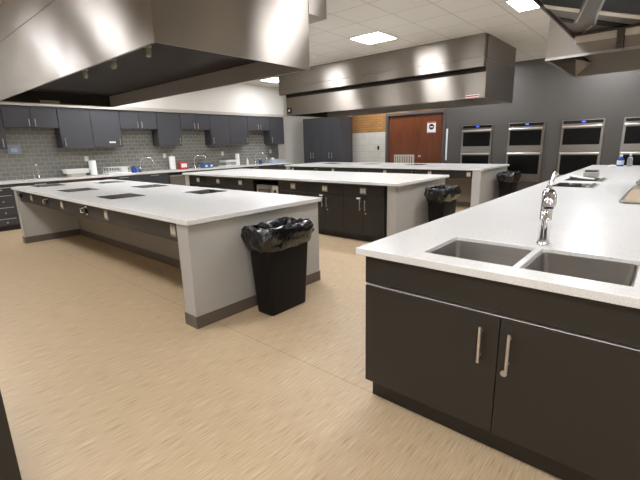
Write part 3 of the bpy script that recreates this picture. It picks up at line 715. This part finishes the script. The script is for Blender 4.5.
roll(7.45, .34, .06, 'white paper towel roll right of the white rack, third from the left')
t = thing('white_tub', (-9.65, 3.1, T), 'white plastic tub stacked on a lower bin beside the first towel roll', 'tub')
MB().loft([(T+.001, .11, .15, .03), (T+.07, .115, .16, .03)], -9.65, 3.1).build('bin_base', IVORY, t, True)
MB().loft([(T+.073, .15, .215, .04), (T+.14, .16, .23, .04), (T+.14, .17, .24, .045), (T+.158, .17, .24, .045), (T+.158, .15, .215, .04), (T+.09, .14, .2, .03)], -9.65, 3.1, capt=True).build('bowl', WHITE, t, True)
def rack(y0, y1, z, label):
    t = thing('dish_rack', (-9.65, (y0+y1)/2, T), label, 'dish rack', 'dish racks along the tiled wall')
    box('drain_tray', WHITE, t, -9.82, -9.45, y0, y1, T+.001, T+.03, bev=.008)
    mb = MB(); n = 9
    for k in range(n):
        y = y0+.03+(y1-y0-.06)*k/(n-1)
        mb.tube([(-9.80, y, T+.03), (-9.80, y, T+z), (-9.47, y, T+z), (-9.47, y, T+.03)], .004, 6)
    for zz in (.06, z): mb.tube([(-9.47, y0+.03, T+zz), (-9.47, y1-.03, T+zz)], .005, 6).tube([(-9.80, y0+.03, T+zz), (-9.80, y1-.03, T+zz)], .005, 6)
    mb.build('wire_basket', WHITE, t, True); return t
rack(3.68, 4.20, .15, 'white dish rack with a white cup inside, left of the blue bottle')
tag(MB().loft([(T+.035, .05, .07, .02), (T+.14, .06, .08, .02)], -9.6, 4.08).build('white_cup', WHITE, None, True), 'white cup standing in the dish rack left of the blue bottle', 'cup')
rack(6.84, 7.28, .12, 'white dish rack left of the third paper towel roll')
tag(MB().loft([(T+.125, .14, .19, .04), (T+.17, .16, .22, .04), (T+.175, .16, .22, .04)], -9.62, 7.05).build('white_tray', WHITE, None, True), 'white tray lying on top of the dish rack left of the third towel roll', 'tray')
bottle(-9.62, 4.33, T, .06, .16, BLUE, BLUE, 'small round blue soap bottle right of the white dish rack', pump=False)
bottle(-9.60, 4.47, T, .035, .11, BLUEBIN, WHITE, 'tiny pale bottle between the blue soap bottle and the second faucet', 'small_bottle')
t = thing('product_box', (-9.65, 5.62, T), 'red and white product box right of the second towel roll', 'box')
box('carton', RED, t, -9.72, -9.58, 5.52, 5.73, T+.001, T+.19, bev=.003)
MB().box(-9.5795, -9.5775, 5.545, 5.705, T+.05, T+.15).build('front_label', PAPER, t)
t = thing('blue_bin', (-9.60, 6.28, T), 'blue plastic bin with two white labels below the gooseneck faucet', 'bin')
MB().loft([(T, .10, .15, .02), (T+.11, .11, .17, .02), (T+.11, .10, .16, .02), (T+.02, .09, .14, .02)], -9.60, 6.32).build('tub', BLUEBIN, t, True)
for y in (6.24, 6.40): MB().box(-9.4995, -9.492, y-.035, y+.035, T+.03, T+.08).build('tub_label', PAPER, t)
bottle(-9.68, 7.80, T, .03, .20, WHITE, WHITE, 'slim white bottle between the third towel roll and the rightmost faucet', 'white_bottle')
bottle(-9.58, 8.22, T, .055, .17, mat('navy_plastic', (40, 60, 120), .3), WHITE, 'dark blue bottle in front of the rightmost faucet', 'detergent_bottle')
bottle(-9.60, 8.50, T, .035, .19, CLEAR, WHITE, 'clear bottle right of the dark blue bottle', 'clear_bottle')
t = thing('storage_container', (-9.62, 8.9, T), 'clear storage container with a white roll at the end of the tiled wall worktop', 'container')
MB().loft([(T+.001, .10, .25, .02), (T+.12, .11, .27, .02), (T+.12, .10, .26, .02), (T+.02, .09, .24, .02)], -9.62, 8.93).build('tub', mat('cloudy_plastic', (170, 182, 192), .25), t, True)
MB().lathe(-9.62, 8.76, [(.05, T+.025), (.06, T+.05), (.06, T+.165), (.05, T+.17)]).build('contents', WHITE, t, True)
for y, lb in ((3.44, 'above the first towel roll'), (5.30, 'above the second towel roll'), (7.10, 'above the white rack'), (8.98, 'near the right end of the tiles')):
    o = thing('wall_outlet', (XL+.012, y, 1.27), 'ivory outlet plate on the grey tiles '+lb, 'outlet', 'outlets on the tiled wall')
    box('outlet_plate', IVORY, o, XL+.0125, XL+.018, y-.045, y+.045, 1.21, 1.33, bev=.001)
    for z in (1.245, 1.295): box('socket', WHITE, o, XL+.018, XL+.021, y-.018, y+.018, z-.016, z+.016)
o = thing('wall_notice', (XL+.012, 2.1, 1.5), 'pale blue notice on the grey tiles near the left frame edge', 'notice')
box('sheet', mat('pale_blue_grey', (150, 154, 168), .4), o, XL+.0125, XL+.015, 2.04, 2.26, 1.42, 1.60)
box('picture', mat('pale_cyan', (175, 205, 225), .4), o, XL+.015, XL+.0165, 2.09, 2.20, 1.45, 1.53)

# ------------------------------------------------------------------ wall ovens
def oven(x0, x1, label):
    t = thing('double_wall_oven', ((x0+x1)/2, YB, .45), label, 'oven', 'double wall ovens in the grey wall')
    yw = YB-.011
    MB().box(x0, x1, yw-.02, yw, .45, 1.84).build('frame', OVEN, t, bevel=.003)
    c = MB().box(x0+.003, x1-.003, yw-.035, yw-.021, 1.745, 1.838, bev=.003).build('control_panel', OVEN, t)
    box('control_glass', GLASSBLK, c, x0+.03, x1-.03, yw-.037, yw-.0355, 1.762, 1.825)
    xm = (x0+x1)/2
    box('display', DISP, c, xm-.02, xm+.05, yw-.0385, yw-.0375, 1.782, 1.812)
    for z0, z1 in ((1.17, 1.735), (.50, 1.16)):
        d = box('door', OVEN, t, x0+.004, x1-.004, yw-.045, yw-.021, z0, z1, bev=.004)
        wt = z1-.075
        box('window', WIN, d, x0+.05, x1-.05, yw-.048, yw-.0455, z0+.14, wt)
        mb = MB().tube([(x0+.03, yw-.095, z1-.035), (x1-.03, yw-.095, z1-.035)], .018, 12)
        for x in (x0+.07, x1-.07): mb.tube([(x, yw-.045, z1-.035), (x, yw-.095, z1-.035)], .010, 8)
        mb.build('handle', HSTEEL, d, True)
oven(-4.265, -3.48, 'double wall oven in the grey wall nearest the wooden doors')
oven(-3.11, -2.32, 'double wall oven behind the farthest trash can')
oven(-1.98, -1.18, 'double wall oven behind the far left corner of the right worktop')
oven(-.86, -.07, 'double wall oven cut off by the right frame edge, behind the bottles')

# dark cabinet side at the lower left of the frame
t = thing('charcoal_cabinet', (-2.2, 0, 0), 'dark cabinet edge cut off at the bottom left corner', 'cabinet')
box('carcass', CHAR, t, -2.9, -1.815, -.25, .20, .0, .86)
box('top', CHAR, t, -2.9, -1.815, -.25, .20, .861, .90, bev=.003)

# ------------------------------------------------------------------ camera, world, view
R_ = Vector((0.755207969885748, 0.6550249422214026, -0.02456109299064398)); U_ = Vector((-0.13469365054349777, 0.19174686044069958, 0.9721577865832278)); F_ = Vector((-0.6414971104567136, 0.7308730851378937, -0.23303645787023103))
cam = bpy.data.cameras.new('camera'); co = bpy.data.objects.new('camera', cam); C.objects.link(co)
M = Matrix((R_, U_, -F_)).transposed().to_4x4(); M.translation = Vector((0, 0, 1.4474473)); co.matrix_world = M
cam.sensor_width = 36; cam.lens = 36*397.573/640; cam.clip_start = .02
bpy.context.scene.camera = co
w = bpy.data.worlds.new('world'); bpy.context.scene.world = w; w.use_nodes = True
w.node_tree.nodes['Background'].inputs[0].default_value = (.9, .95, 1, 1); w.node_tree.nodes['Background'].inputs[1].default_value = .2
sc = bpy.context.scene
sc.view_settings.view_transform = 'Standard'; sc.view_settings.look = 'None'; sc.view_settings.gamma = 1; sc.view_settings.use_curve_mapping = False
sc.view_settings.exposure = .22
